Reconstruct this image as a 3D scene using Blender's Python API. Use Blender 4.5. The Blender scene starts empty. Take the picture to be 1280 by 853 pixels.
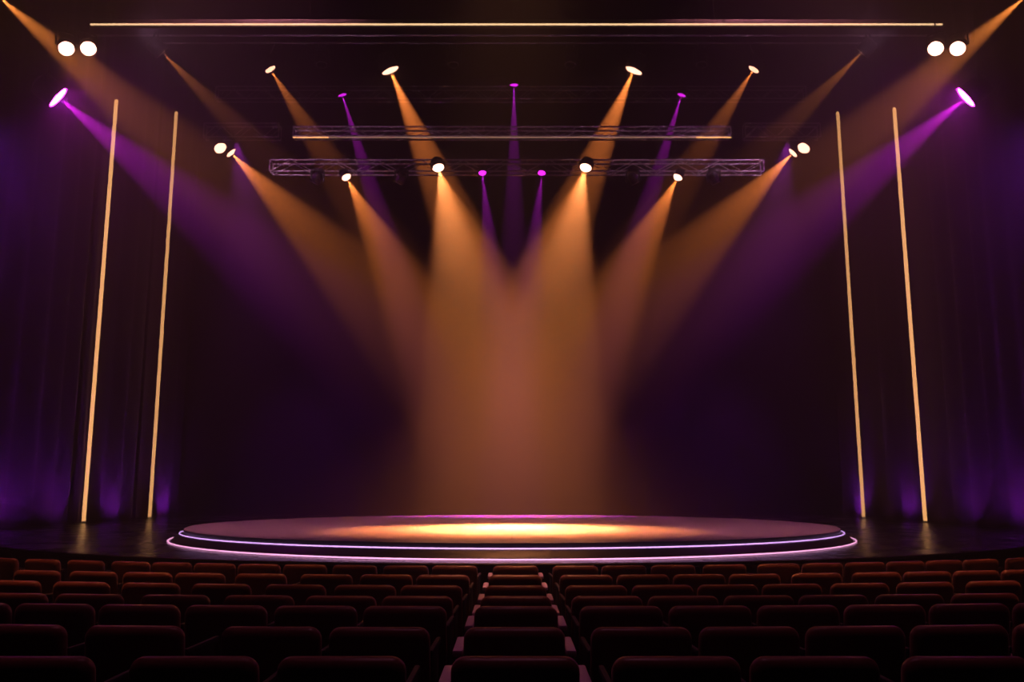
import bpy, bmesh, math, random
from mathutils import Vector, Matrix, Quaternion
random.seed(7)
PI = math.pi
sc = bpy.context.scene
COL = sc.collection

# ------------------------------------------------------------------ camera
F, HOR, CY = 1108.0, 611.0, 426.5
CAMZ = 1.81
TH = math.atan((HOR - CY) / F)
CT, ST = math.cos(TH), math.sin(TH)
cd = bpy.data.cameras.new('camera')
cd.sensor_width = 36.0
cd.lens = F / 1280 * 36
cd.clip_start, cd.clip_end = 0.05, 200
cam = bpy.data.objects.new('camera', cd)
COL.objects.link(cam)
cam.location = (0, 0, CAMZ)
cam.rotation_euler = (PI / 2 + TH, 0, 0)
sc.camera = cam


def ray(px, py):
    u, v = (px - 640) / F, (CY - py) / F
    return u, CT - v * ST, ST + v * CT


def at(px, py, Y):
    """world point seen at a pixel of the photo, at distance Y from the camera"""
    r = ray(px, py)
    t = Y / r[1]
    return Vector((r[0] * t, Y, CAMZ + r[2] * t))


def atz(px, py, z):
    r = ray(px, py)
    t = (z - CAMZ) / r[2]
    return Vector((r[0] * t, r[1] * t, z))


# ------------------------------------------------------------------ materials
def mat(name, col, rough=.5, metal=0., spec=.5, sheen=0., sheen_tint=(1, 1, 1), emit=None, strength=0.):
    m = bpy.data.materials.new(name)
    m.use_nodes = True
    b = m.node_tree.nodes['Principled BSDF']
    b.inputs['Base Color'].default_value = (*col, 1)
    b.inputs['Roughness'].default_value = rough
    b.inputs['Metallic'].default_value = metal
    b.inputs['Specular IOR Level'].default_value = spec
    if sheen:
        b.inputs['Sheen Weight'].default_value = sheen
        b.inputs['Sheen Roughness'].default_value = .4
        b.inputs['Sheen Tint'].default_value = (*sheen_tint, 1)
    if emit:
        b.inputs['Emission Color'].default_value = (*emit, 1)
        b.inputs['Emission Strength'].default_value = strength
    return m


def noise_mat(name, c1, c2, scale, rough, stretch=(1, 1, 1), bump=0., **kw):
    m = mat(name, c1, rough, **kw)
    nt = m.node_tree
    b = nt.nodes['Principled BSDF']
    tc = nt.nodes.new('ShaderNodeTexCoord')
    mp = nt.nodes.new('ShaderNodeMapping')
    mp.inputs['Scale'].default_value = stretch
    n = nt.nodes.new('ShaderNodeTexNoise')
    n.inputs['Scale'].default_value = scale
    n.inputs['Detail'].default_value = 4
    cr = nt.nodes.new('ShaderNodeValToRGB')
    cr.color_ramp.elements[0].color = (*c1, 1)
    cr.color_ramp.elements[1].color = (*c2, 1)
    cr.color_ramp.elements[0].position = .35
    cr.color_ramp.elements[1].position = .65
    nt.links.new(tc.outputs['Object'], mp.inputs['Vector'])
    nt.links.new(mp.outputs['Vector'], n.inputs['Vector'])
    nt.links.new(n.outputs['Fac'], cr.inputs['Fac'])
    nt.links.new(cr.outputs['Color'], b.inputs['Base Color'])
    if bump:
        bp = nt.nodes.new('ShaderNodeBump')
        bp.inputs['Strength'].default_value = bump
        bp.inputs['Distance'].default_value = .02
        nt.links.new(n.outputs['Fac'], bp.inputs['Height'])
        nt.links.new(bp.outputs['Normal'], b.inputs['Normal'])
    return m


def plank_mat(name, c1, c2, rough, width=.14, length=2.4, rvar=.1):
    """dark boards running across the stage"""
    m = mat(name, c1, rough)
    nt = m.node_tree
    b = nt.nodes['Principled BSDF']
    tc = nt.nodes.new('ShaderNodeTexCoord')
    br = nt.nodes.new('ShaderNodeTexBrick')
    br.inputs['Scale'].default_value = 1
    br.inputs['Brick Width'].default_value = length
    br.inputs['Row Height'].default_value = width
    br.inputs['Mortar Size'].default_value = .004
    br.inputs['Color1'].default_value = (*c1, 1)
    br.inputs['Color2'].default_value = (*c2, 1)
    br.inputs['Mortar'].default_value = (c1[0] * .4, c1[1] * .4, c1[2] * .4, 1)
    n = nt.nodes.new('ShaderNodeTexNoise')
    n.inputs['Scale'].default_value = 1.3
    mr = nt.nodes.new('ShaderNodeMapRange')
    mr.inputs['To Min'].default_value = rough - rvar
    mr.inputs['To Max'].default_value = rough + rvar
    nt.links.new(tc.outputs['Object'], br.inputs['Vector'])
    nt.links.new(tc.outputs['Object'], n.inputs['Vector'])
    nt.links.new(n.outputs['Fac'], mr.inputs['Value'])
    nt.links.new(mr.outputs['Result'], b.inputs['Roughness'])
    nt.links.new(br.outputs['Color'], b.inputs['Base Color'])
    return m


AMB = (1.0, .42, .10)
PUR = (.62, .04, 1.0)
M = {}
M['black'] = noise_mat('matt_black_paint', (.006, .005, .006), (.010, .009, .010), 3, .8)
M['velvet'] = noise_mat('maroon_velvet', (.20, .055, .052), (.23, .066, .062), 40, .40, sheen=.3, sheen_tint=(1, .66, .52))
M['seat_shell'] = noise_mat('dark_seat_shell', (.022, .010, .011), (.028, .013, .013), 20, .5)
M['arm'] = noise_mat('dark_armrest_wood', (.030, .016, .020), (.042, .022, .027), 12, .7, stretch=(1, 6, 1))
M['arm_lit'] = noise_mat('violet_lit_armrest', (.60, .36, .70), (.68, .42, .76), 12, .4, stretch=(1, 6, 1))  # violet light on the middle seats' armrests, put into their colour
M['steel_dark'] = mat('dark_painted_steel', (.02, .018, .02), .45)
M['aud_floor'] = noise_mat('dark_carpet', (.022, .011, .010), (.030, .015, .014), 60, .95)
M['deck'] = plank_mat('black_stage_boards', (.030, .022, .028), (.036, .027, .033), .27, rvar=.05)
M['disc'] = plank_mat('pale_stage_vinyl', (.70, .69, .76), (.74, .73, .80), .46, rvar=.02, width=1.2, length=6)
M['riser'] = noise_mat('black_riser_paint', (.022, .016, .020), (.028, .020, .024), 5, .4)
M['curtain'] = noise_mat('aubergine_velvet', (.022, .008, .038), (.030, .011, .050), 2.2, .8, stretch=(1, 1, .1), sheen=.12, sheen_tint=(.6, .35, 1))
M['backdrop'] = noise_mat('midnight_velvet', (.022, .012, .042), (.028, .015, .052), 1.5, .9, stretch=(1, 1, .1))
M['alu'] = noise_mat('truss_aluminium', (.62, .58, .62), (.70, .66, .70), 9, .42, metal=.15)
M['can'] = noise_mat('black_lamp_housing', (.030, .028, .030), (.042, .039, .042), 14, .36)
M['clamp'] = mat('bright_clamp_steel', (.55, .53, .52), .3, metal=1.)
M['glass'] = mat('dark_lens_glass', (.015, .012, .018), .08, spec=.8)
M['led_warm'] = mat('warm_led_tube', (.8, .6, .4), .4, emit=(1.0, .46, .16), strength=2.1)
M['led_header'] = mat('pale_warm_led_line', (.8, .6, .4), .4, emit=(1.0, .62, .32), strength=1.0)
M['led_dim'] = mat('dimmed_warm_led_line', (.8, .6, .4), .4, emit=(1.0, .55, .36), strength=.35)
M['led_violet'] = mat('violet_led_line', (.8, .7, .8), .4, emit=(.75, .40, 1.0), strength=.9)
M['led_pink'] = mat('pink_led_line', (.8, .7, .8), .4, emit=(1.0, .42, .75), strength=.85)


def lens_mat(name, col, s):
    return mat(name, (.8, .8, .8), .3, emit=col, strength=s)


# ------------------------------------------------------------------ mesh helpers
def link(name, bm, m, parent=None, smooth=False, angle=None):
    me = bpy.data.meshes.new(name)
    bmesh.ops.recalc_face_normals(bm, faces=bm.faces)
    bm.to_mesh(me)
    bm.free()
    if smooth:
        for p in me.polygons:
            p.use_smooth = True
        if angle is not None:
            try:
                me.set_sharp_from_angle(angle=angle)
            except Exception:
                pass
    me.materials.append(m)
    o = bpy.data.objects.new(name, me)
    COL.objects.link(o)
    if parent is not None:
        o.parent = parent
    return o


def empty(name, loc, rz=0.):
    o = bpy.data.objects.new(name, None)
    o.empty_display_size = .1
    o.location = loc
    o.rotation_euler = (0, 0, rz)
    COL.objects.link(o)
    return o


def tag(o, label, cat, group=None):
    o['label'] = label
    o['category'] = cat
    if group:
        o['group'] = group
    return o


def struct(o, label=None):
    o['kind'] = 'structure'
    if label:
        o['label'] = label
    return o


def box(bm, cx, cy, cz, sx, sy, sz, bev=0., mtx=None, seg=2):
    r = bmesh.ops.create_cube(bm, size=1)
    vs = r['verts']
    for v in vs:
        v.co = Vector((v.co.x * sx + cx, v.co.y * sy + cy, v.co.z * sz + cz))
    if bev:
        es = list({e for v in vs for e in v.link_edges})
        g = bmesh.ops.bevel(bm, geom=es, offset=bev, segments=seg, affect='EDGES', profile=.6)
        vs = list({v for f in g['faces'] for v in f.verts} | {v for v in vs if v.is_valid})
    if mtx is not None:
        for v in vs:
            v.co = mtx @ v.co
    return vs


def tube(bm, p, q, r, n=8):
    p, q = Vector(p), Vector(q)
    d = (q - p)
    L = d.length
    if L < 1e-6:
        return
    rot = d.to_track_quat('Z', 'Y').to_matrix().to_4x4()
    bmesh.ops.create_cone(bm, cap_ends=True, segments=n, radius1=r, radius2=r, depth=L,
                          matrix=Matrix.Translation((p + q) / 2) @ rot)


def path_tube(bm, pts, r, n=8):
    """tube swept along a polyline"""
    pts = [Vector(p) for p in pts]
    rings = []
    for i, p in enumerate(pts):
        a = pts[max(i - 1, 0)]
        b = pts[min(i + 1, len(pts) - 1)]
        t = (b - a).normalized()
        up = Vector((0, 0, 1)) if abs(t.z) < .95 else Vector((0, 1, 0))
        s = t.cross(up).normalized()
        w = s.cross(t)
        rings.append([bm.verts.new(p + r * (math.cos(2 * PI * k / n) * s + math.sin(2 * PI * k / n) * w)) for k in range(n)])
    for A, B in zip(rings, rings[1:]):
        for k in range(n):
            bm.faces.new((A[k], A[(k + 1) % n], B[(k + 1) % n], B[k]))
    bm.faces.new(rings[0])
    bm.faces.new(rings[-1][::-1])


def lathe(bm, prof, n=32, mtx=None):
    """profile [(r, z)] turned round Z"""
    rings = []
    for r, z in prof:
        if r < 1e-5:
            rings.append([bm.verts.new((0, 0, z))])
        else:
            rings.append([bm.verts.new((r * math.cos(2 * PI * k / n), r * math.sin(2 * PI * k / n), z)) for k in range(n)])
    for A, B in zip(rings, rings[1:]):
        for k in range(n):
            a = [A[0]] if len(A) == 1 else [A[k], A[(k + 1) % n]]
            b = [B[0]] if len(B) == 1 else [B[(k + 1) % n], B[k]]
            if len(a) + len(b) > 2:
                bm.faces.new(a + b)
    if mtx is not None:
        for R in rings:
            for v in R:
                v.co = mtx @ v.co


# ------------------------------------------------------------------ levels
H_STAGE = CAMZ - 1.000          # stage deck
H_DISC = CAMZ - .760            # top of the round platform
DC = Vector((0, 19.7))          # platform centre
R_TOP, R_LED, R_BASE = 6.72, 6.80, 6.99
CEIL = 19.0

# ------------------------------------------------------------------ room shell
def wall(name, x0, x1, y0, y1, z0, z1, label=None):
    bm = bmesh.new()
    box(bm, (x0 + x1) / 2, (y0 + y1) / 2, (z0 + z1) / 2, abs(x1 - x0), abs(y1 - y0), abs(z1 - z0))
    return struct(link(name, bm, M['black']), label)


wall('wall_left', -16.4, -16.0, -4, 36, -1, CEIL)
wall('wall_right', 16.0, 16.4, -4, 36, -1, CEIL)
wall('wall_back', -16.4, 16.4, 36, 36.4, -1, CEIL)
wall('wall_rear', -16.4, 16.4, -4.4, -4, -1, CEIL)
wall('ceiling', -16.4, 16.4, -4.4, 36.4, CEIL, CEIL + .3)

# ------------------------------------------------------------------ seat rows
ROWS = [  # width of the middle seat, y of its top edge, how much the row's ends rise, seats (left, right)
    (57.0, 707.3, 9.8, [(-22, 28), (33, 77), (84, 135), (145, 196), (203, 251), (256, 309), (312, 356), (361, 403), (415, 473), (480, 536), (543, 594),
                        (616, 673), (693, 745), (750, 804), (814, 868), (875, 935), (944, 1000), (1006, 1032), (1036, 1083), (1087, 1136), (1141, 1191), (1196, 1248), (1253, 1300)]),
    (66.5, 718.8, 6.6, [(-60, 5), (18, 77), (90, 146), (155, 216), (221, 281), (293, 361), (374, 443), (453, 518), (524, 584),
                        (611, 677), (702, 763), (768, 832), (838, 901), (908, 975), (987, 1053), (1063, 1126), (1128, 1166), (1170, 1230), (1236, 1290)]),
    (77.5, 732.0, 6.5, [(-20, 57), (67, 139), (153, 226), (240, 315), (333, 407), (421, 494), (503, 576),
                        (606, 683), (709, 781), (788, 861), (869, 941), (953, 1025), (1037, 1110), (1118, 1192), (1205, 1276)]),
    (89.0, 745.4, 4.0, [(-24, 62), (72, 154), (178, 262), (282, 367), (385, 468), (479, 565),
                        (600, 690), (716, 801), (808, 891), (899, 984), (995, 1078), (1094, 1178), (1188, 1272)]),
    (104.0, 758.0, 4.0, [(-54, 47), (62, 156), (147, 231), (234, 333), (350, 446), (459, 554),
                         (593, 697), (728, 824), (832, 928), (940, 1040), (1050, 1146), (1156, 1250), (1258, 1356)]),
    (126.0, 784.3, 4.0, [(-36, 85), (112, 228), (280, 400), (417, 533),
                         (580, 706), (744, 858), (870, 988), (1002, 1115), (1130, 1245), (1256, 1370)]),
    (160.0, 820.5, 0.0, [(-40, 119), (163, 326), (352, 504), (564, 724), (769, 920), (935, 1088), (1128, 1285)]),
]
SEAT_W, SEAT_H = .55, .86
rows = []
for w, y, k, seats in ROWS:
    fw = F * SEAT_W / w
    r = ray(640, y)
    drop = -fw * r[2]
    zt = CAMZ - drop
    pts = []
    for a, b in seats:
        px = (a + b) / 2
        p = atz(px, y - k * ((px - 640) / 640) ** 2, zt)
        pts.append(p)
    q = atz(0, y - k, zt)
    y0 = fw * r[1]
    c = max(0., (q.y - y0) / q.x ** 2)
    # neighbours stay a seat's width apart
    mid = min(range(len(pts)), key=lambda i: abs(pts[i].x))
    for rng, sg in ((range(mid + 1, len(pts)), 1), (range(mid - 1, -1, -1), -1)):
        for i in rng:
            a, b = pts[i - sg], pts[i]
            cosr = 1 / math.sqrt(1 + (2 * c * b.x) ** 2)
            need = (.66 if i - sg == mid else .592) * cosr
            if abs(b.x - a.x) < need:
                b.x = a.x + sg * need
            b.y = y0 + c * b.x ** 2
    rows.append(dict(y0=y0, z=zt - SEAT_H, c=c, seats=seats, pts=pts, w=w))

# stepped auditorium floor that follows the curved rows
bm = bmesh.new()
xs = [-16 + 32 * i / 64 for i in range(65)]
steps = []        # (y at centre, curvature, z) boundaries from the stage to the camera


def yb(i, x):
    """front edge of row i's terrace (towards the stage)"""
    if i == 0:
        return 14.6
    A, B = rows[i - 1], rows[i]
    x = max(-9, min(9, x))
    return (A['y0'] + A['c'] * x * x) - .32


lines = []
for i in range(len(rows)):
    lines.append([(x, yb(i, x), rows[i]['z']) for x in xs])
    if i + 1 < len(rows):
        lines.append([(x, yb(i + 1, x), rows[i]['z']) for x in xs])
    else:
        lines.append([(x, -4, rows[i]['z']) for x in xs])
top = [[bm.verts.new(p) for p in L] for L in lines]
for A, B in zip(top, top[1:]):
    for k in range(len(xs) - 1):
        bm.faces.new((A[k], A[k + 1], B[k + 1], B[k]))
fl = link('floor', bm, M['aud_floor'])
struct(fl)


def seat_slab(bm, w, z0, z1, thick, rc, y, lean, taper=0.):
    """upholstered slab standing in XZ with soft edges, leaning back by lean (rad)"""
    h = z1 - z0
    out = []
    n = 6
    for cx, cz, a0, rr in ((1, 1, 0, rc), (-1, 1, PI / 2, rc), (-1, -1, PI, .03), (1, -1, 1.5 * PI, .03)):
        for k in range(n + 1):
            a = a0 + (PI / 2) * k / n
            out.append((cx * (w / 2 - rr) + rr * math.cos(a), cz * (h / 2 - rr) + rr * math.sin(a)))
    t = thick / 2
    rings = []
    for yy, ins in ((-t, .050), (-t + .004, .033), (-t + .012, .016), (-t + .026, .004), (-t + .042, 0), (t - .042, 0), (t - .026, .004), (t - .012, .016), (t - .004, .033), (t, .050)):
        ring = []
        for px, pz in out:
            sx = (w / 2 - ins) / (w / 2)
            sz = (h / 2 - ins) / (h / 2)
            zz = pz * sz + h / 2
            wide = 1 + taper * (1 - zz / h)
            ring.append(bm.verts.new((px * sx * wide, y + yy - math.tan(lean) * zz, z0 + zz)))
        rings.append(ring)
    m = len(out)
    for A, B in zip(rings, rings[1:]):
        for k in range(m):
            bm.faces.new((A[k], A[(k + 1) % m], B[(k + 1) % m], B[k]))
    bm.faces.new(rings[0])
    bm.faces.new(rings[-1][::-1])


def make_seat(arm_mat, wide):
    root = empty('theatre_seat', (0, 0, 0))
    bm = bmesh.new()
    seat_slab(bm, SEAT_W, .30, SEAT_H, .10, .062, 0.06, math.radians(7), .02)
    link('backrest', bm, M['velvet'], root, True)
    bm = bmesh.new()
    box(bm, 0, .33, .42, .47, .44, .10, .035, seg=3)
    link('seat', bm, M['velvet'], root, True)
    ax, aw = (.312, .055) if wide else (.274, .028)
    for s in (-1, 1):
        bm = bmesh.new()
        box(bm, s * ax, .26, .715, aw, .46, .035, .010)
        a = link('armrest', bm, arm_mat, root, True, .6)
        bm = bmesh.new()
        box(bm, s * (ax - .004), .27, .36, aw * .6, .36, .675, .006)
        link('side_panel', bm, M['seat_shell'], root, True, .6)
    bm = bmesh.new()
    box(bm, 0, .27, .19, .07, .09, .36, .01)
    box(bm, 0, .27, .012, .30, .22, .024, .006)
    link('leg', bm, M['steel_dark'], root, True, .6)
    return root


def dup(root, loc, rz):
    r = root.copy()
    COL.objects.link(r)
    r.location = loc
    r.rotation_euler = (0, 0, rz)
    for ch in list(root.children):
        c = ch.copy()
        COL.objects.link(c)
        c.parent = r
    return r


ROWNAME = ['front row by the stage', 'second row from the stage', 'third row from the stage', 'fourth row from the stage',
           'fifth row from the stage', 'sixth row from the stage', 'rear row farthest from the stage']
ORD = ['first', 'second', 'third', 'fourth', 'fifth', 'sixth', 'seventh', 'eighth', 'ninth', 'tenth', 'eleventh', 'twelfth']
proto = {}
for ri, R in enumerate(rows):
    mid = min(range(len(R['pts'])), key=lambda i: abs(R['pts'][i].x))
    for i, p in enumerate(R['pts']):
        kind = 'mid' if i == mid else 'side'
        rz = -math.atan(2 * R['c'] * p.x) * -1
        loc = (p.x, p.y, R['z'])
        if kind not in proto:
            o = proto[kind] = make_seat(M['arm_lit'] if kind == 'mid' else M['arm'], kind == 'mid')
            o.location = loc
            o.rotation_euler = (0, 0, rz)
        else:
            o = dup(proto[kind], loc, rz)
        if i == mid:
            lab = 'maroon theatre seat alone between the two aisles, ' + ROWNAME[ri]
        else:
            side = 'left' if i < mid else 'right'
            lab = 'dark theatre seat, %s %s of the middle one, %s' % (ORD[abs(i - mid) - 1], side, ROWNAME[ri])
        tag(o, lab, 'theatre seat', 'theatre seats in the auditorium rows')

# ------------------------------------------------------------------ stage deck with a curved front
bm = bmesh.new()
SR, SYC = 13.0, 25.2
front = []
n = 96
for k in range(n + 1):
    a = math.radians(-74 + 148 * k / n)
    front.append((SR * math.sin(a), SYC - SR * math.cos(a)))
poly = front + [(15.9, front[-1][1]), (15.9, 35.9), (-15.9, 35.9), (-15.9, front[0][1])]
tv = [bm.verts.new((x, y, H_STAGE)) for x, y in poly]
bv = [bm.verts.new((x, y, -.02)) for x, y in poly]
bm.faces.new(tv)
m = len(poly)
for k in range(m):
    bm.faces.new((tv[k], bv[k], bv[(k + 1) % m], tv[(k + 1) % m]))
bm.faces.new(bv[::-1])
deck = empty('stage', (0, 0, 0))
tag(deck, 'wide dark stage with a curved front edge and low glossy boards', 'stage')
link('stage_deck', bm, M['deck'], deck)
# thin rounded edge trim along the front
bm = bmesh.new()
path_tube(bm, [(x * 1.0, y, H_STAGE - .012) for x, y in front], .022, 8)
link('edge_trim', bm, M['riser'], deck, True)

# ------------------------------------------------------------------ round platform
plat = empty('round_platform', (DC.x, DC.y, H_STAGE))
tag(plat, 'large low round platform on the stage with two glowing rings around its edge', 'stage platform')
hd = H_DISC - H_STAGE
bm = bmesh.new()
lathe(bm, [(0, hd), (R_TOP - .02, hd), (R_TOP, hd - .012)], 192)
link('platform_top', bm, M['disc'], plat, True, .5)
bm = bmesh.new()
lathe(bm, [(R_TOP, hd - .012), (R_TOP, hd - .070), (R_TOP - .04, hd - .075), (R_TOP - .04, hd - .092),
           (R_LED, hd - .095), (R_LED + .05, hd - .13), (R_BASE - .05, .018), (R_BASE - .05, 0.002)], 192)
link('platform_riser', bm, M['riser'], plat, True, .4)
bm = bmesh.new()
ring = [(R_LED + .012 * math.cos(a) - .01, hd - .084 + .010 * math.sin(a)) for a in [2 * PI * k / 8 for k in range(9)]]
lathe(bm, ring, 192)
l1 = link('violet_light_ring', bm, M['led_violet'], plat, True)
l1['label'] = 'thin violet glowing ring under the lip'
bm = bmesh.new()
ring = [(R_BASE + .016 * math.cos(a), .018 + .012 * math.sin(a)) for a in [2 * PI * k / 8 for k in range(9)]]
lathe(bm, ring, 192)
l2 = link('pink_light_ring', bm, M['led_pink'], plat, True)
l2['label'] = 'thin pink glowing ring at the foot'

# ------------------------------------------------------------------ curtains
def drape(name, path, z0, z1, amp, wl, m, seed, thick=.03):
    """a hanging cloth following a ground path, with irregular vertical folds"""
    rnd = random.Random(seed)
    P = [Vector((a, b)) for a, b in path]
    L = [0]
    for a, b in zip(P, P[1:]):
        L.append(L[-1] + (b - a).length)
    T = L[-1]
    nseg = max(12, int(T / .055))
    # irregular fold phase
    ph, acc, nxt = [], 0., 0.
    cuts = [0.]
    while cuts[-1] < T:
        cuts.append(cuts[-1] + wl * rnd.uniform(.6, 1.5))
    amps = [amp * rnd.uniform(.5, 1.25) for _ in cuts]
    cols = []
    for i in range(nseg + 1):
        s = T * i / nseg
        j = max(k for k in range(len(L) - 1) if L[k] <= s + 1e-9)
        d = (P[j + 1] - P[j]).normalized()
        p = P[j] + d * (s - L[j])
        nrm = Vector((-d.y, d.x))
        k = max(q for q in range(len(cuts)) if cuts[q] <= s + 1e-9)
        k = min(k, len(cuts) - 2)
        t = (s - cuts[k]) / (cuts[k + 1] - cuts[k])
        o = amps[k] * (math.sin(PI * t) ** 1.6)
        cols.append((p, nrm, o))
    bm = bmesh.new()
    zs = [z0, z0 + .4, z0 + 2, z0 + 5, z0 + 9, z1]
    zs = [z for z in zs if z <= z1]

    def grid(off):
        g = []
        for z in zs:
            f = .75 + .25 * (1 - (z - z0) / (z1 - z0))
            g.append([bm.verts.new((*(p + nrm * (o * f + off)), z)) for p, nrm, o in cols])
        return g
    g1, g2 = grid(0), grid(-thick)
    for g in (g1, g2):
        for A, B in zip(g, g[1:]):
            for k in range(nseg):
                bm.faces.new((A[k], A[k + 1], B[k + 1], B[k]))
    for k in range(nseg):
        bm.faces.new((g1[0][k], g1[0][k + 1], g2[0][k + 1], g2[0][k]))
        bm.faces.new((g1[-1][k], g1[-1][k + 1], g2[-1][k + 1], g2[-1][k]))
    for e in (0, nseg):
        for a in range(len(zs) - 1):
            bm.faces.new((g1[a][e], g1[a + 1][e], g2[a + 1][e], g2[a][e]))
    return link(name, bm, m, None, True, 1.0)


ZC = H_STAGE + .01
o = drape('backdrop_curtain', [(12.55, 34.3), (-12.55, 34.3)], ZC, CEIL - .4, .10, .9, M['backdrop'], 3)
tag(o, 'vast dark midnight purple backdrop curtain closing the rear of the stage', 'curtain')
# side curtains: one path per side, hung as three drops
for s, nm in ((-1, 'left'), (1, 'right')):
    drops = [
        [(-13.0, 19.2), (-12.75, 22.5), (-12.85, 26.1)],
        [(-12.95, 26.3), (-12.62, 28.0), (-12.62, 30.0)],
        [(-12.72, 30.2), (-12.5, 31.5), (-12.55, 33.8)],
    ]
    for q, d in enumerate(drops):
        path = [(p[0] * -s, p[1]) for p in d]
        if s == -1:
            path = [(p[0], p[1]) for p in d]
            path = path[::-1]
        else:
            path = [(-p[0], p[1]) for p in d]
        o = drape('side_curtain', path, ZC, CEIL - .4, .22, .95, M['curtain'], 11 + q + (s + 1) * 5)
        tag(o, ['dark purple velvet drop outside the outer glowing tube at the %s of the stage',
                'dark purple velvet drop between the two glowing tubes at the %s of the stage',
                'dark purple velvet drop between the inner glowing tube and the backdrop, stage %s'][q] % nm,
            'curtain', 'side curtains of the stage')

# ------------------------------------------------------------------ vertical glowing tubes in front of the side curtains
def led_post(base, top_z, label):
    root = empty('light_tube', base)
    h = top_z - base.z
    bm = bmesh.new()
    prof = [(0, .03), (.052, .03), (.056, .06), (.056, h - .03), (.048, h), (0, h)]
    lathe(bm, prof, 16)
    t = link('glowing_tube', bm, M['led_warm'], root, True, .6)
    bm = bmesh.new()
    lathe(bm, [(0, .0), (.13, 0), (.13, .02), (.07, .03), (.06, .05), (0, .05)], 20)
    link('base_plate', bm, M['steel_dark'], root, True, .6)
    tag(root, label, 'light tube', 'tall glowing tubes beside the stage')
    return root


for bx, by, txx, ty, Y, lab in (
        (104.5, 651.5, 144, 125, 26.6, 'outer tall amber glowing tube before the left side curtain'),
        (187, 647.2, 221, 140, 30.3, 'inner tall amber glowing tube before the left side curtain'),
        (1156.5, 650.5, 1118, 135, 26.9, 'outer tall amber glowing tube before the right side curtain'),
        (1079.5, 646.6, 1051, 140, 30.6, 'inner tall amber glowing tube before the right side curtain')):
    b = at(bx, by, Y)
    t = at(txx, ty, Y)
    led_post(Vector((b.x, Y, H_STAGE + .002)), t.z, lab)

# ------------------------------------------------------------------ trusses and pipes
def truss(y, x0, x1, zb, zt, depth, label, cr=.024, bay=.55, tilt=0.):
    """box truss: four chords and a zigzag lattice, hung from the ceiling on thin steel rods"""
    cx = (x0 + x1) / 2
    root = empty('lighting_truss', (cx, y, zb), tilt)
    a, b, h = x0 - cx, x1 - cx, zt - zb
    for yy in (0, depth):
        for zz in (0, h):
            bm = bmesh.new()
            tube(bm, (a, yy, zz), (b, yy, zz), cr, 10)
            link('chord', bm, M['alu'], root, True, .6)
    bm = bmesh.new()
    nb = max(2, int(round((b - a) / bay)))
    for yy in (0, depth):
        for k in range(nb):
            xa, xb = a + (b - a) * k / nb, a + (b - a) * (k + 1) / nb
            if k % 2 == 0:
                tube(bm, (xa, yy, 0), (xb, yy, h), cr * .5, 6)
            else:
                tube(bm, (xa, yy, h), (xb, yy, 0), cr * .5, 6)
    for k in range(0, nb + 1, 2):
        xa = a + (b - a) * k / nb
        for zz in (0, h):
            tube(bm, (xa, 0, zz), (xa, depth, zz), cr * .5, 6)
    for xa in (a, b):
        for yy in (0, depth):
            tube(bm, (xa, yy, 0), (xa, yy, h), cr * .7, 6)
    link('lattice', bm, M['alu'], root, True, .6)
    for xa in ([a * .7, b * .7] if b - a > 3 else [a * .5, b * .5]):
        bm = bmesh.new()
        tube(bm, (xa, depth / 2, h), (xa, depth / 2, CEIL - zb), .006, 6)
        tube(bm, (xa, 0, h), (xa, depth, h), .014, 6)
        link('hanger_rod', bm, M['steel_dark'], root, True, .6)
    tag(root, label, 'truss', 'lighting trusses over the stage')
    return root


YA, YB, YC, YD = 22.0, 24.3, 30.6, 28.4
pa0, pa1 = at(337, 214, YA), at(955, 214, YA)
ZA = pa0.z
truss(YA, pa0.x, pa1.x, ZA, at(640, 200, YA).z, .30, 'long aluminium box truss with zigzag bracing, the lowest one above the stage')
pb0, pb1 = at(366, 172, YB), at(914, 172, YB)
ZB = pb0.z + .05
truss(YB, pb0.x, pb1.x, ZB, at(640, 158.5, YB).z, .30, 'middle aluminium truss with a thin light line along its underside')
pc0, pc1 = at(269, 123, YC), at(1008, 123, YC)
ZCC = pc0.z
truss(YC, pc0.x, pc1.x, ZCC, at(640, 108, YC).z, .32, 'upper wide aluminium truss carrying the three small violet spotlights')
for s, nm in ((-1, 'left'), (1, 'right')):
    p0, p1 = at(640 - 386, 171, 29.0), at(640 - 290, 173, 29.2)
    zt = at(640 - 340, 154, 29.0).z
    x0, x1 = (p0.x, p1.x) if s < 0 else (-p1.x, -p0.x)
    truss(29.0, x0, x1, p0.z, zt, .32, 'short angled truss stub holding the amber pair above the inner %s tube' % nm, tilt=0)

# two dark pipes near the ceiling with hanging rods
def pipe(y, x0, x1, z, label, r=.030, m='steel_dark'):
    root = empty('rigging_pipe', ((x0 + x1) / 2, y, z))
    L = (x1 - x0) / 2
    bm = bmesh.new()
    tube(bm, (-L, 0, 0), (L, 0, 0), r, 12)
    link('pipe', bm, M[m], root, True, .6)
    for x in (-L * .9, -L * .45, 0, L * .45, L * .9):
        bm = bmesh.new()
        tube(bm, (x, 0, r), (x, 0, CEIL - z), .008, 6)
        link('hanger_rod', bm, M['steel_dark'], root, True, .6)
    tag(root, label, 'rigging pipe', 'rigging pipes near the ceiling')
    return root


pd0, pd1 = at(203, 54, YD), at(1077, 54, YD)
ZD = pd0.z
pipe(YD, pd0.x, pd1.x, ZD, 'thin dark pipe from which the row of black moving heads hangs', m='alu')
pe = at(115, 44.5, 25.0)
pipe(25.0, pe.x, -pe.x, pe.z, 'thin dark pipe just beneath the long glowing header line', m='alu')

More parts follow.
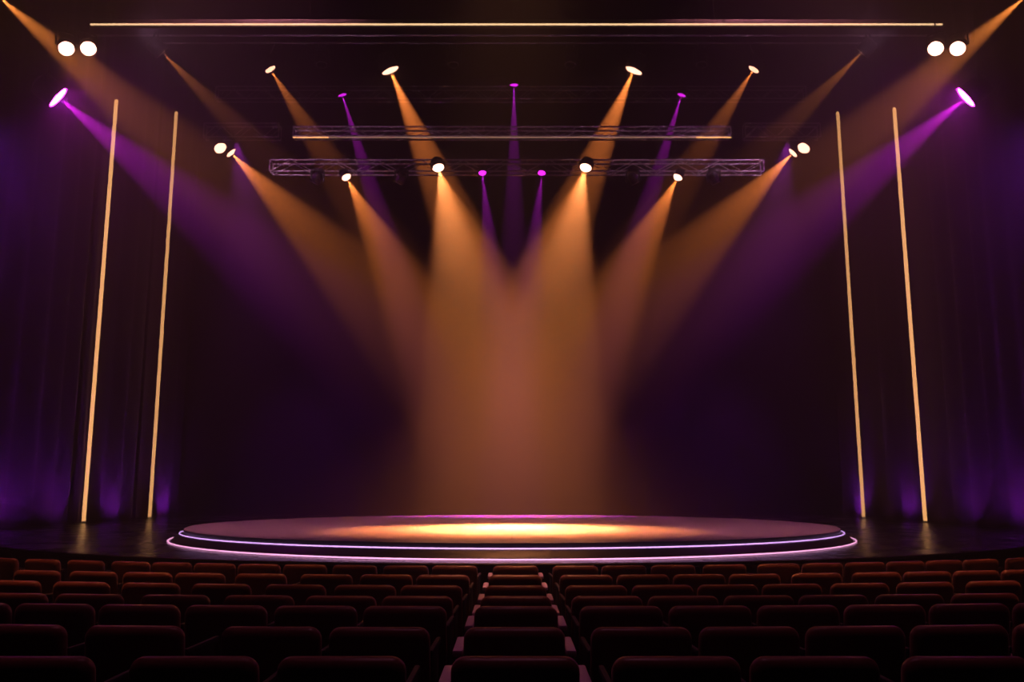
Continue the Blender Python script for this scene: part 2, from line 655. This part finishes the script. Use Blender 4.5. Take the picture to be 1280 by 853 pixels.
# header line of light
h0, h1 = at(113, 30.5, 16.2), at(1178, 31.5, 16.2)
root = empty('header_light_line', (0, 16.2, h0.z))
bm = bmesh.new()
box(bm, (h0.x + h1.x) / 2, 0, 0, h1.x - h0.x, .035, .028, .008)
link('glowing_line', bm, M['led_header'], root, True, .6)
bm = bmesh.new()
box(bm, (h0.x + h1.x) / 2, .07, .05, h1.x - h0.x + .1, .06, .16, .008)
link('carrier_rail', bm, M['steel_dark'], root, True, .6)
for x in (-8, -4, 0, 4, 8):
    bm = bmesh.new()
    tube(bm, (x, .07, .1), (x, .07, CEIL - h0.z), .008, 6)
    link('hanger_rod', bm, M['steel_dark'], root, True, .6)
tag(root, 'very long thin warm glowing line across the top of the stage opening', 'light strip')

# light line under the middle truss: two bright ends and a dimmed run between
zl = ZB - .05
for px0, px1, mm, lab in ((366, 411, 'led_warm', 'short bright amber line under the left end of the middle truss'),
                          (412.5, 868.5, 'led_dim', 'long dim pinkish line under the middle truss between two bright ends'),
                          (870, 914, 'led_warm', 'short bright amber line under the right end of the middle truss')):
    xa, xb = at(px0, 172, YB).x, at(px1, 172, YB).x
    root = empty('truss_light_line', ((xa + xb) / 2, YB, zl))
    L = xb - xa
    bm = bmesh.new()
    box(bm, 0, 0, 0, L, .035, .030, .008)
    link('glowing_line', bm, M[mm], root, True, .6)
    nclip = 2 if L < 3 else 8
    for k in range(nclip):
        bm = bmesh.new()
        box(bm, -L / 2 + L * (k + .5) / nclip, .0, .0205, .03, .02, .009)
        link('mount_clip', bm, M['clamp'], root)
    tag(root, lab, 'light strip', 'light lines under the middle truss')

# ------------------------------------------------------------------ stage lamps
def look(d):
    """rotation that turns local -Z to direction d"""
    return (-Vector(d)).to_track_quat('Z', 'Y').to_matrix().to_4x4()


def hook(bm, c, r, tr=.010, axis='X'):
    """C-shaped clamp hook round a pipe that runs along X"""
    pts = []
    for k in range(15):
        a = math.radians(170 + 200 * k / 14)
        pts.append((c[0], c[1] + r * math.cos(a), c[2] + r * math.sin(a)))
    path_tube(bm, pts, tr, 6)


def spotlight(px, py, Y, target, half, power, col, rl, lensS, label, pipe_at=None, blend=.5, group='stage spotlights', name='stage_spotlight', lr=None, length=2.0, inner=None):
    L = at(px, py, Y)
    d = (target - L).normalized()
    blen = rl * length
    piv = L - d * blen * .62
    if pipe_at is None:
        hang = Vector((piv.x, piv.y, piv.z + rl * 2.3))
        to_ceil = True
    else:
        hang = Vector(pipe_at)
        to_ceil = False
    root = empty(name, hang)
    inv = Matrix.Translation(-hang)
    R = look(d)
    base = inv @ Matrix.Translation(L) @ R          # lens at local z = 0, body towards +z
    # housing: flared front rim, barrel, finned back
    bm = bmesh.new()
    k = rl
    prof = [(k * 1.00, -.02 * k), (k * 1.10, -.06 * k), (k * 1.14, 0), (k * 1.12, .16 * k), (k * 1.04, .20 * k), (k * 1.02, blen * .60)]
    z = blen * .60
    for _ in range(4):
        prof += [(k * .98, z + .01), (k * .98, z + .05 * k), (k * 1.04, z + .06 * k), (k * 1.04, z + .12 * k)]
        z += .13 * k
    prof += [(k * .9, z + .05 * k), (k * .55, z + .28 * k), (0, z + .32 * k)]
    prof_in = [(0, .10 * k), (k * .99, .10 * k), (k * 1.00, -.02 * k)]
    lathe(bm, prof_in + prof[1:], 28, base)
    body = link('lamp_housing', bm, M['can'], root, True, .6)
    bm = bmesh.new()
    lathe(bm, [(0, -.015 * k), (k * .5, -.008 * k), (k * .94, .03 * k), (k * .97, .07 * k), (0, .09 * k)], 28, base)
    link('lens', bm, lens_mat(label[:40], tuple(c * .78 + .22 for c in col) if col[1] > .1 else col, lensS * LENS), body, True, .6)
    # yoke: a U of flat bar from both sides of the housing to the clamp above
    pl = inv @ piv
    side = d.cross(Vector((0, 0, 1)))
    if side.length < .05:
        side = Vector((1, 0, 0))
    side.normalize()
    upv = (Vector((0, 0, 0)) - pl)
    up = Vector((0, 0, 1)) if to_ceil or upv.length < .05 else upv.normalized()
    side = (side - up * side.dot(up)).normalized()
    dist = max(rl * 1.55, min(rl * 2.0, upv.length * .8 if upv.length > .1 else rl * 2))
    a = k * 1.20
    U = []
    for t in (-1, 1):
        U.append(pl + side * a * t)
    bm = bmesh.new()
    yk = [U[0] - up * .03, U[0] + up * dist * .55, U[0] * .88 + pl * .12 + up * dist * .9, pl * .6 + U[0] * .4 + up * dist,
          pl * .6 + U[1] * .4 + up * dist, U[1] * .88 + pl * .12 + up * dist * .9, U[1] + up * dist * .55, U[1] - up * .03]
    path_tube(bm, yk, .016 + .03 * rl, 6)
    for u in U:
        tube(bm, u - side * .0, u + (pl - u) * .14, .03, 8)
    link('yoke', bm, M['steel_dark'], root, True, .6)
    bm = bmesh.new()
    top = pl + up * dist
    if to_ceil:
        tube(bm, top, (top.x, top.y, CEIL - hang.z), .014, 8)
        link('hanger_rod', bm, M['steel_dark'], root, True, .6)
    else:
        rr = .044
        hook(bm, (0, 0, 0), rr)
        tube(bm, (0, -rr, 0) if top.z > -rr else (0, 0, -rr), top, .014, 8)
        link('clamp', bm, M['clamp'], root, True, .6)
    tag(root, label, 'spotlight', group)
    if power:
        ld = bpy.data.lights.new('beam', 'SPOT')
        ld.energy = power
        ld.color = col
        ld.spot_size = 2 * half
        ld.spot_blend = blend
        ld.shadow_soft_size = lr if lr is not None else rl * .12
        lo = bpy.data.objects.new('beam', ld)
        COL.objects.link(lo)
        lo.parent = root
        if inner:                    # the lamp's hotter narrow core
            l2 = bpy.data.lights.new('beam_core', 'SPOT')
            l2.energy, l2.color, l2.spot_size, l2.spot_blend, l2.shadow_soft_size = inner[1], inner[2], 2 * math.radians(inner[0]), .18, .02
            o2 = bpy.data.objects.new('beam_core', l2)
            COL.objects.link(o2)
            o2.parent = root
            o2.matrix_local = inv @ Matrix.Translation(L + d * .05) @ look((Vector((0, 17.4, H_DISC)) - L).normalized())
        lo.matrix_local = inv @ Matrix.Translation(L + d * (rl * .12 + (lr if lr is not None else rl * .12) * 0.0 + .03)) @ R
    return root


LENS = .03
POOL = Vector((0, 17.4, H_DISC))
D2R = math.radians


def mirror_pair(px, py, Y, tx, ty, TY, half, power, col, rl, lensS, labels, pipe_at=None, **kw):
    for s in (0, 1):
        P = px if s == 0 else 1280 - px
        T = at(tx if s == 0 else 1280 - tx, ty, TY)
        pa = None
        if pipe_at is not None:
            pa = (at(P, py, Y).x + pipe_at[2] * (1 if s == 0 else -1), pipe_at[0], pipe_at[1])
        spotlight(P, py, Y, T, D2R(half), power, col, rl, lensS, labels % ('left' if s == 0 else 'right'), pa, **kw)


WARM = (1.0, .25, .05)
AMBER = (1.0, .235, .045)
DEEP = (1.0, .26, .045)
VIOLET = (.68, .012, .74)
YS = 29.0                       # depth of the two truss stubs
ZS = at(260, 171, YS).z
mirror_pair(548, 210, 21.5, 668, 661, 17.4, 17.0, 16789, WARM, .15, 300, 'bright amber spotlight on the lowest truss, %s one of the middle two', (YA, ZA, .0), blend=.6, inner=(12.0, 12500, (1.0, .35, .12)))
mirror_pair(433, 222, 21.5, 662, 661, 18.0, 12.0, 21562, AMBER, .12, 220, 'smaller amber spotlight near the %s end of the lowest truss', (YA, ZA, .0), blend=.6)
mirror_pair(488, 88.5, YD - .45, 728, 648, 30.2, 10.0, 274500, AMBER, .30, 300, 'large amber spotlight under the ceiling pipe, %s of the middle', (YD, ZD, -.03), blend=.5)
mirror_pair(338, 87, YD - .45, 695, 648, 30.2, 9.5, 66908, AMBER, .20, 220, 'small amber spotlight toward the %s end of the ceiling pipe', (YD, ZD, -.03), blend=.6)
mirror_pair(289, 191.5, YS - .35, 740, 648, 30.4, 13.5, 131531, AMBER, .185, 300, 'lower amber spotlight of the pair on the %s truss stub', (YS, ZS, .35), blend=.6)
mirror_pair(275.5, 185.5, YS - 1.25, 600, 661, 21.0, 8.0, 600, AMBER, .205, 300, 'upper amber spotlight of the pair on the %s truss stub', (YS, ZS, -.25), blend=.8)
mirror_pair(428, 119, YC - .5, 590, 647, 31.3, 6.0, 121522, VIOLET, .155, 120, 'small violet spotlight near the %s part of the upper truss', (YC, ZCC, 0), blend=.6)
mirror_pair(603, 216.5, 21.5, 648, 661, 18.0, 6.5, 9800, VIOLET, .10, 120, 'tiny violet spotlight on the lowest truss, just %s of centre', (YA, ZA, 0), blend=.8)
spotlight(642.5, 106.5, YC - .7, at(642, 647, 31.0), D2R(5.5), 103740, VIOLET, .16, 120, 'violet spotlight at the centre of the upper truss shining straight down', (at(642.5, 106.5, YC - .7).x + .12, YC, ZCC), blend=.6)
mirror_pair(73, 122, 20.5, 725, 649, 27.0, 12.0, 61200, VIOLET, .30, 5000, 'big violet spotlight beside the outer tube, high at the far %s', None, blend=.7)
mirror_pair(-4, -6, 15.5, 760, 648, 28.5, 11.0, 60000, DEEP, .17, 60, 'amber spotlight cut off by the top %s corner of the view', None, blend=.7)
mirror_pair(203, 66, 24.0, 700, 560, 33.0, 9.5, 40375, DEEP, .22, 12, 'dim amber spotlight turned away, high beside the %s end of the ceiling pipe', None, blend=.7)
mirror_pair(83, 61, 16.0, 300, 853, 8.0, 14.0, 110, AMBER, .145, 300, 'outer round amber spotlight of the upper %s pair facing the seats', None, blend=.9)
mirror_pair(110.5, 61, 16.0, 350, 853, 8.0, 14.0, 110, AMBER, .145, 300, 'inner round amber spotlight of the upper %s pair facing the seats', None, blend=.9)


# ------------------------------------------------------------------ unlit moving heads
def moving_head(pos, d, label, k=1., pipe_at=None, up_sign=1):
    """base box under the pipe, two arms and a round-nosed head; dark lens in front"""
    root = empty('moving_head', pos)
    ph = (Vector(pipe_at) - Vector(pos)) if pipe_at is not None else Vector((0, 0, .3))
    bm = bmesh.new()
    box(bm, 0, 0, .20 * k, .34 * k, .26 * k, .11 * k, .02 * k)
    link('base', bm, M['can'], root, True, .6)
    bm = bmesh.new()
    for s in (-1, 1):
        hook(bm, (ph.x + s * .09 * k, ph.y, ph.z), .046, .010)
        tube(bm, (ph.x + s * .09 * k, ph.y, ph.z - .046), (s * .09 * k, 0, .25 * k), .014, 8)
    link('mount_clamp', bm, M['clamp'], root, True, .6)
    for s in (-1, 1):
        bm = bmesh.new()
        box(bm, s * .19 * k, 0, .03 * k, .045 * k, .14 * k, .34 * k, .015 * k)
        link('arm', bm, M['can'], root, True, .6)
    R = look(d)
    bm = bmesh.new()
    q = .14 * k
    lathe(bm, [(0, -q * 1.05), (q * .86, -q * 1.05), (q * .92, -q * 1.25), (q * 1.0, -q * 1.2), (q * 1.02, -q * .9), (q * .96, -q * .3), (q * 1.0, 0), (q * .97, q * .5), (q * .75, q * 1.0), (q * .3, q * 1.2), (0, q * 1.22)], 28, R)
    hd_ = link('head', bm, M['can'], root, True, .6)
    bm = bmesh.new()
    lathe(bm, [(0, -q * 1.2), (q * .5, -q * 1.17), (q * .85, -q * 1.07), (0, -q * 1.06)], 28, R)
    link('lens', bm, M['glass'], hd_, True)
    bm = bmesh.new()
    lathe(bm, [(q * .93, -q * 1.26), (q * 1.03, -q * 1.24), (q * 1.05, -q * 1.12), (q * .93, -q * 1.26)], 28, R)
    link('lens_ring', bm, M['alu'], hd_, True, .6)
    tag(root, label, 'moving head light', 'unlit moving heads')
    return root


for px, lab in ((402, 'first'), (566, 'second'), (713, 'third'), (877, 'fourth')):
    p = at(px, 74, YD)
    s = 1 if px < 640 else -1
    moving_head(p, Vector((.06 * s, -.12, -1)).normalized(),
                'black unlit moving head hanging from the ceiling pipe, %s of four from the left' % lab, 1.35, (p.x, YD, ZD))
for px, lab in ((397, 'left end'), (502, 'left middle'), (791, 'right middle'), (892, 'right end')):
    p = at(px, 222, YA - .34)
    s = 1 if px < 640 else -1
    moving_head(p, Vector((-.55 * s, .5, -.7)).normalized(),
                'black unlit moving head under the lowest truss at its %s' % lab, .85, (p.x, YA, ZA))

# ------------------------------------------------------------------ wash and haze
def spot(loc, tgt, half, power, col, rad=.1, blend=1.):
    ld = bpy.data.lights.new('wash', 'SPOT')
    ld.energy, ld.color, ld.spot_size, ld.spot_blend, ld.shadow_soft_size = power, col, 2 * D2R(half), blend, rad
    o = bpy.data.objects.new('wash', ld)
    COL.objects.link(o)
    loc, tgt = Vector(loc), Vector(tgt)
    o.matrix_world = Matrix.Translation(loc) @ look((tgt - loc).normalized())
    return o


INDIGO = (.48, .03, .62)
for s in (-1, 1):
    spot(at(640 + s * 345, 178, 28.0), (s * 7.5, 32, 2), 24, 24276, INDIGO)       # added violet wash under the truss stubs, no lamp body
    spot((s * 10.9, 20.6, 10.4), (s * 12.9, 22.0, 8.6), 65, 320, (.50, .03, .80), .15)  # added violet fill on the outer side curtain
    for uy, pw in ((22.3, 260), (24.8, 240), (28.2, 280), (32.0, 380)):        # uplights added without fixtures at the foot of the curtains
        spot((s * 11.7, uy, H_STAGE + .12), (s * 12.9, uy + .3, 2.6), 62, pw, (.50, .03, .72), .15)

# added pink fill over the platform, and added faint fill on the trusses
for x in (-7, 7):
    spot((x, 13.5, 17.5), (x * .45, 19.5, H_DISC), 21, 9500, (1.0, .26, .36), .2)
for x in (-7.5, 7.5):
    spot((x, 16.6, 11.0), (x * .85, 28, 13.3), 56, 900, (1.0, .48, .80), .1)
# unseen ceiling spots added to brighten the seat tops
for x in (-5.5, 0, 5.5):
    spot((x, 10.2, CEIL - .2), (x, 10.2, 0), 13, 3500 if x == 0 else 11000, (1.0, .33, .12), .15)
    spot((x, 5.0, CEIL - .2), (x, 5.0, 0), 14, 700, (1.0, .30, .55), .15)
spot((0, 10.3, CEIL - .2), (0, 10.3, 0), 5.5, 10000, (1.0, .42, .22), .12)
spot((0, 13.0, CEIL - .2), (0, 13.0, 0), 7, 9000, (1.0, .33, .12), .15)  # added fill on the stage front

w = bpy.data.worlds.new('hazy_air')
sc.world = w
w.use_nodes = True
nt = w.node_tree
bg = nt.nodes['Background']
bg.inputs['Color'].default_value = (0, 0, 0, 1)
bg.inputs['Strength'].default_value = 0
vs = nt.nodes.new('ShaderNodeVolumeScatter')
vs.inputs['Color'].default_value = (1, 1, 1, 1)
vs.inputs['Density'].default_value = .0098
vs.inputs['Anisotropy'].default_value = .65
va = nt.nodes.new('ShaderNodeVolumeAbsorption')
va.inputs['Color'].default_value = (0, 0, 0, 1)
va.inputs['Density'].default_value = .075
ad = nt.nodes.new('ShaderNodeAddShader')
nt.links.new(vs.outputs['Volume'], ad.inputs[0])
nt.links.new(va.outputs['Volume'], ad.inputs[1])
nt.links.new(ad.outputs['Shader'], nt.nodes['World Output'].inputs['Volume'])

# ------------------------------------------------------------------ colour management and sampling aids
sc.view_settings.view_transform = 'Standard'
sc.view_settings.look = 'None'
sc.view_settings.gamma = 1
sc.view_settings.use_curve_mapping = False
sc.view_settings.exposure = 2.25
sc.cycles.use_denoising = True
sc.cycles.denoiser = 'OPENIMAGEDENOISE'
sc.cycles.volume_bounces = 0
sc.cycles.max_bounces = 5
sc.cycles.use_light_tree = True
sc.cycles.sample_clamp_indirect = 4
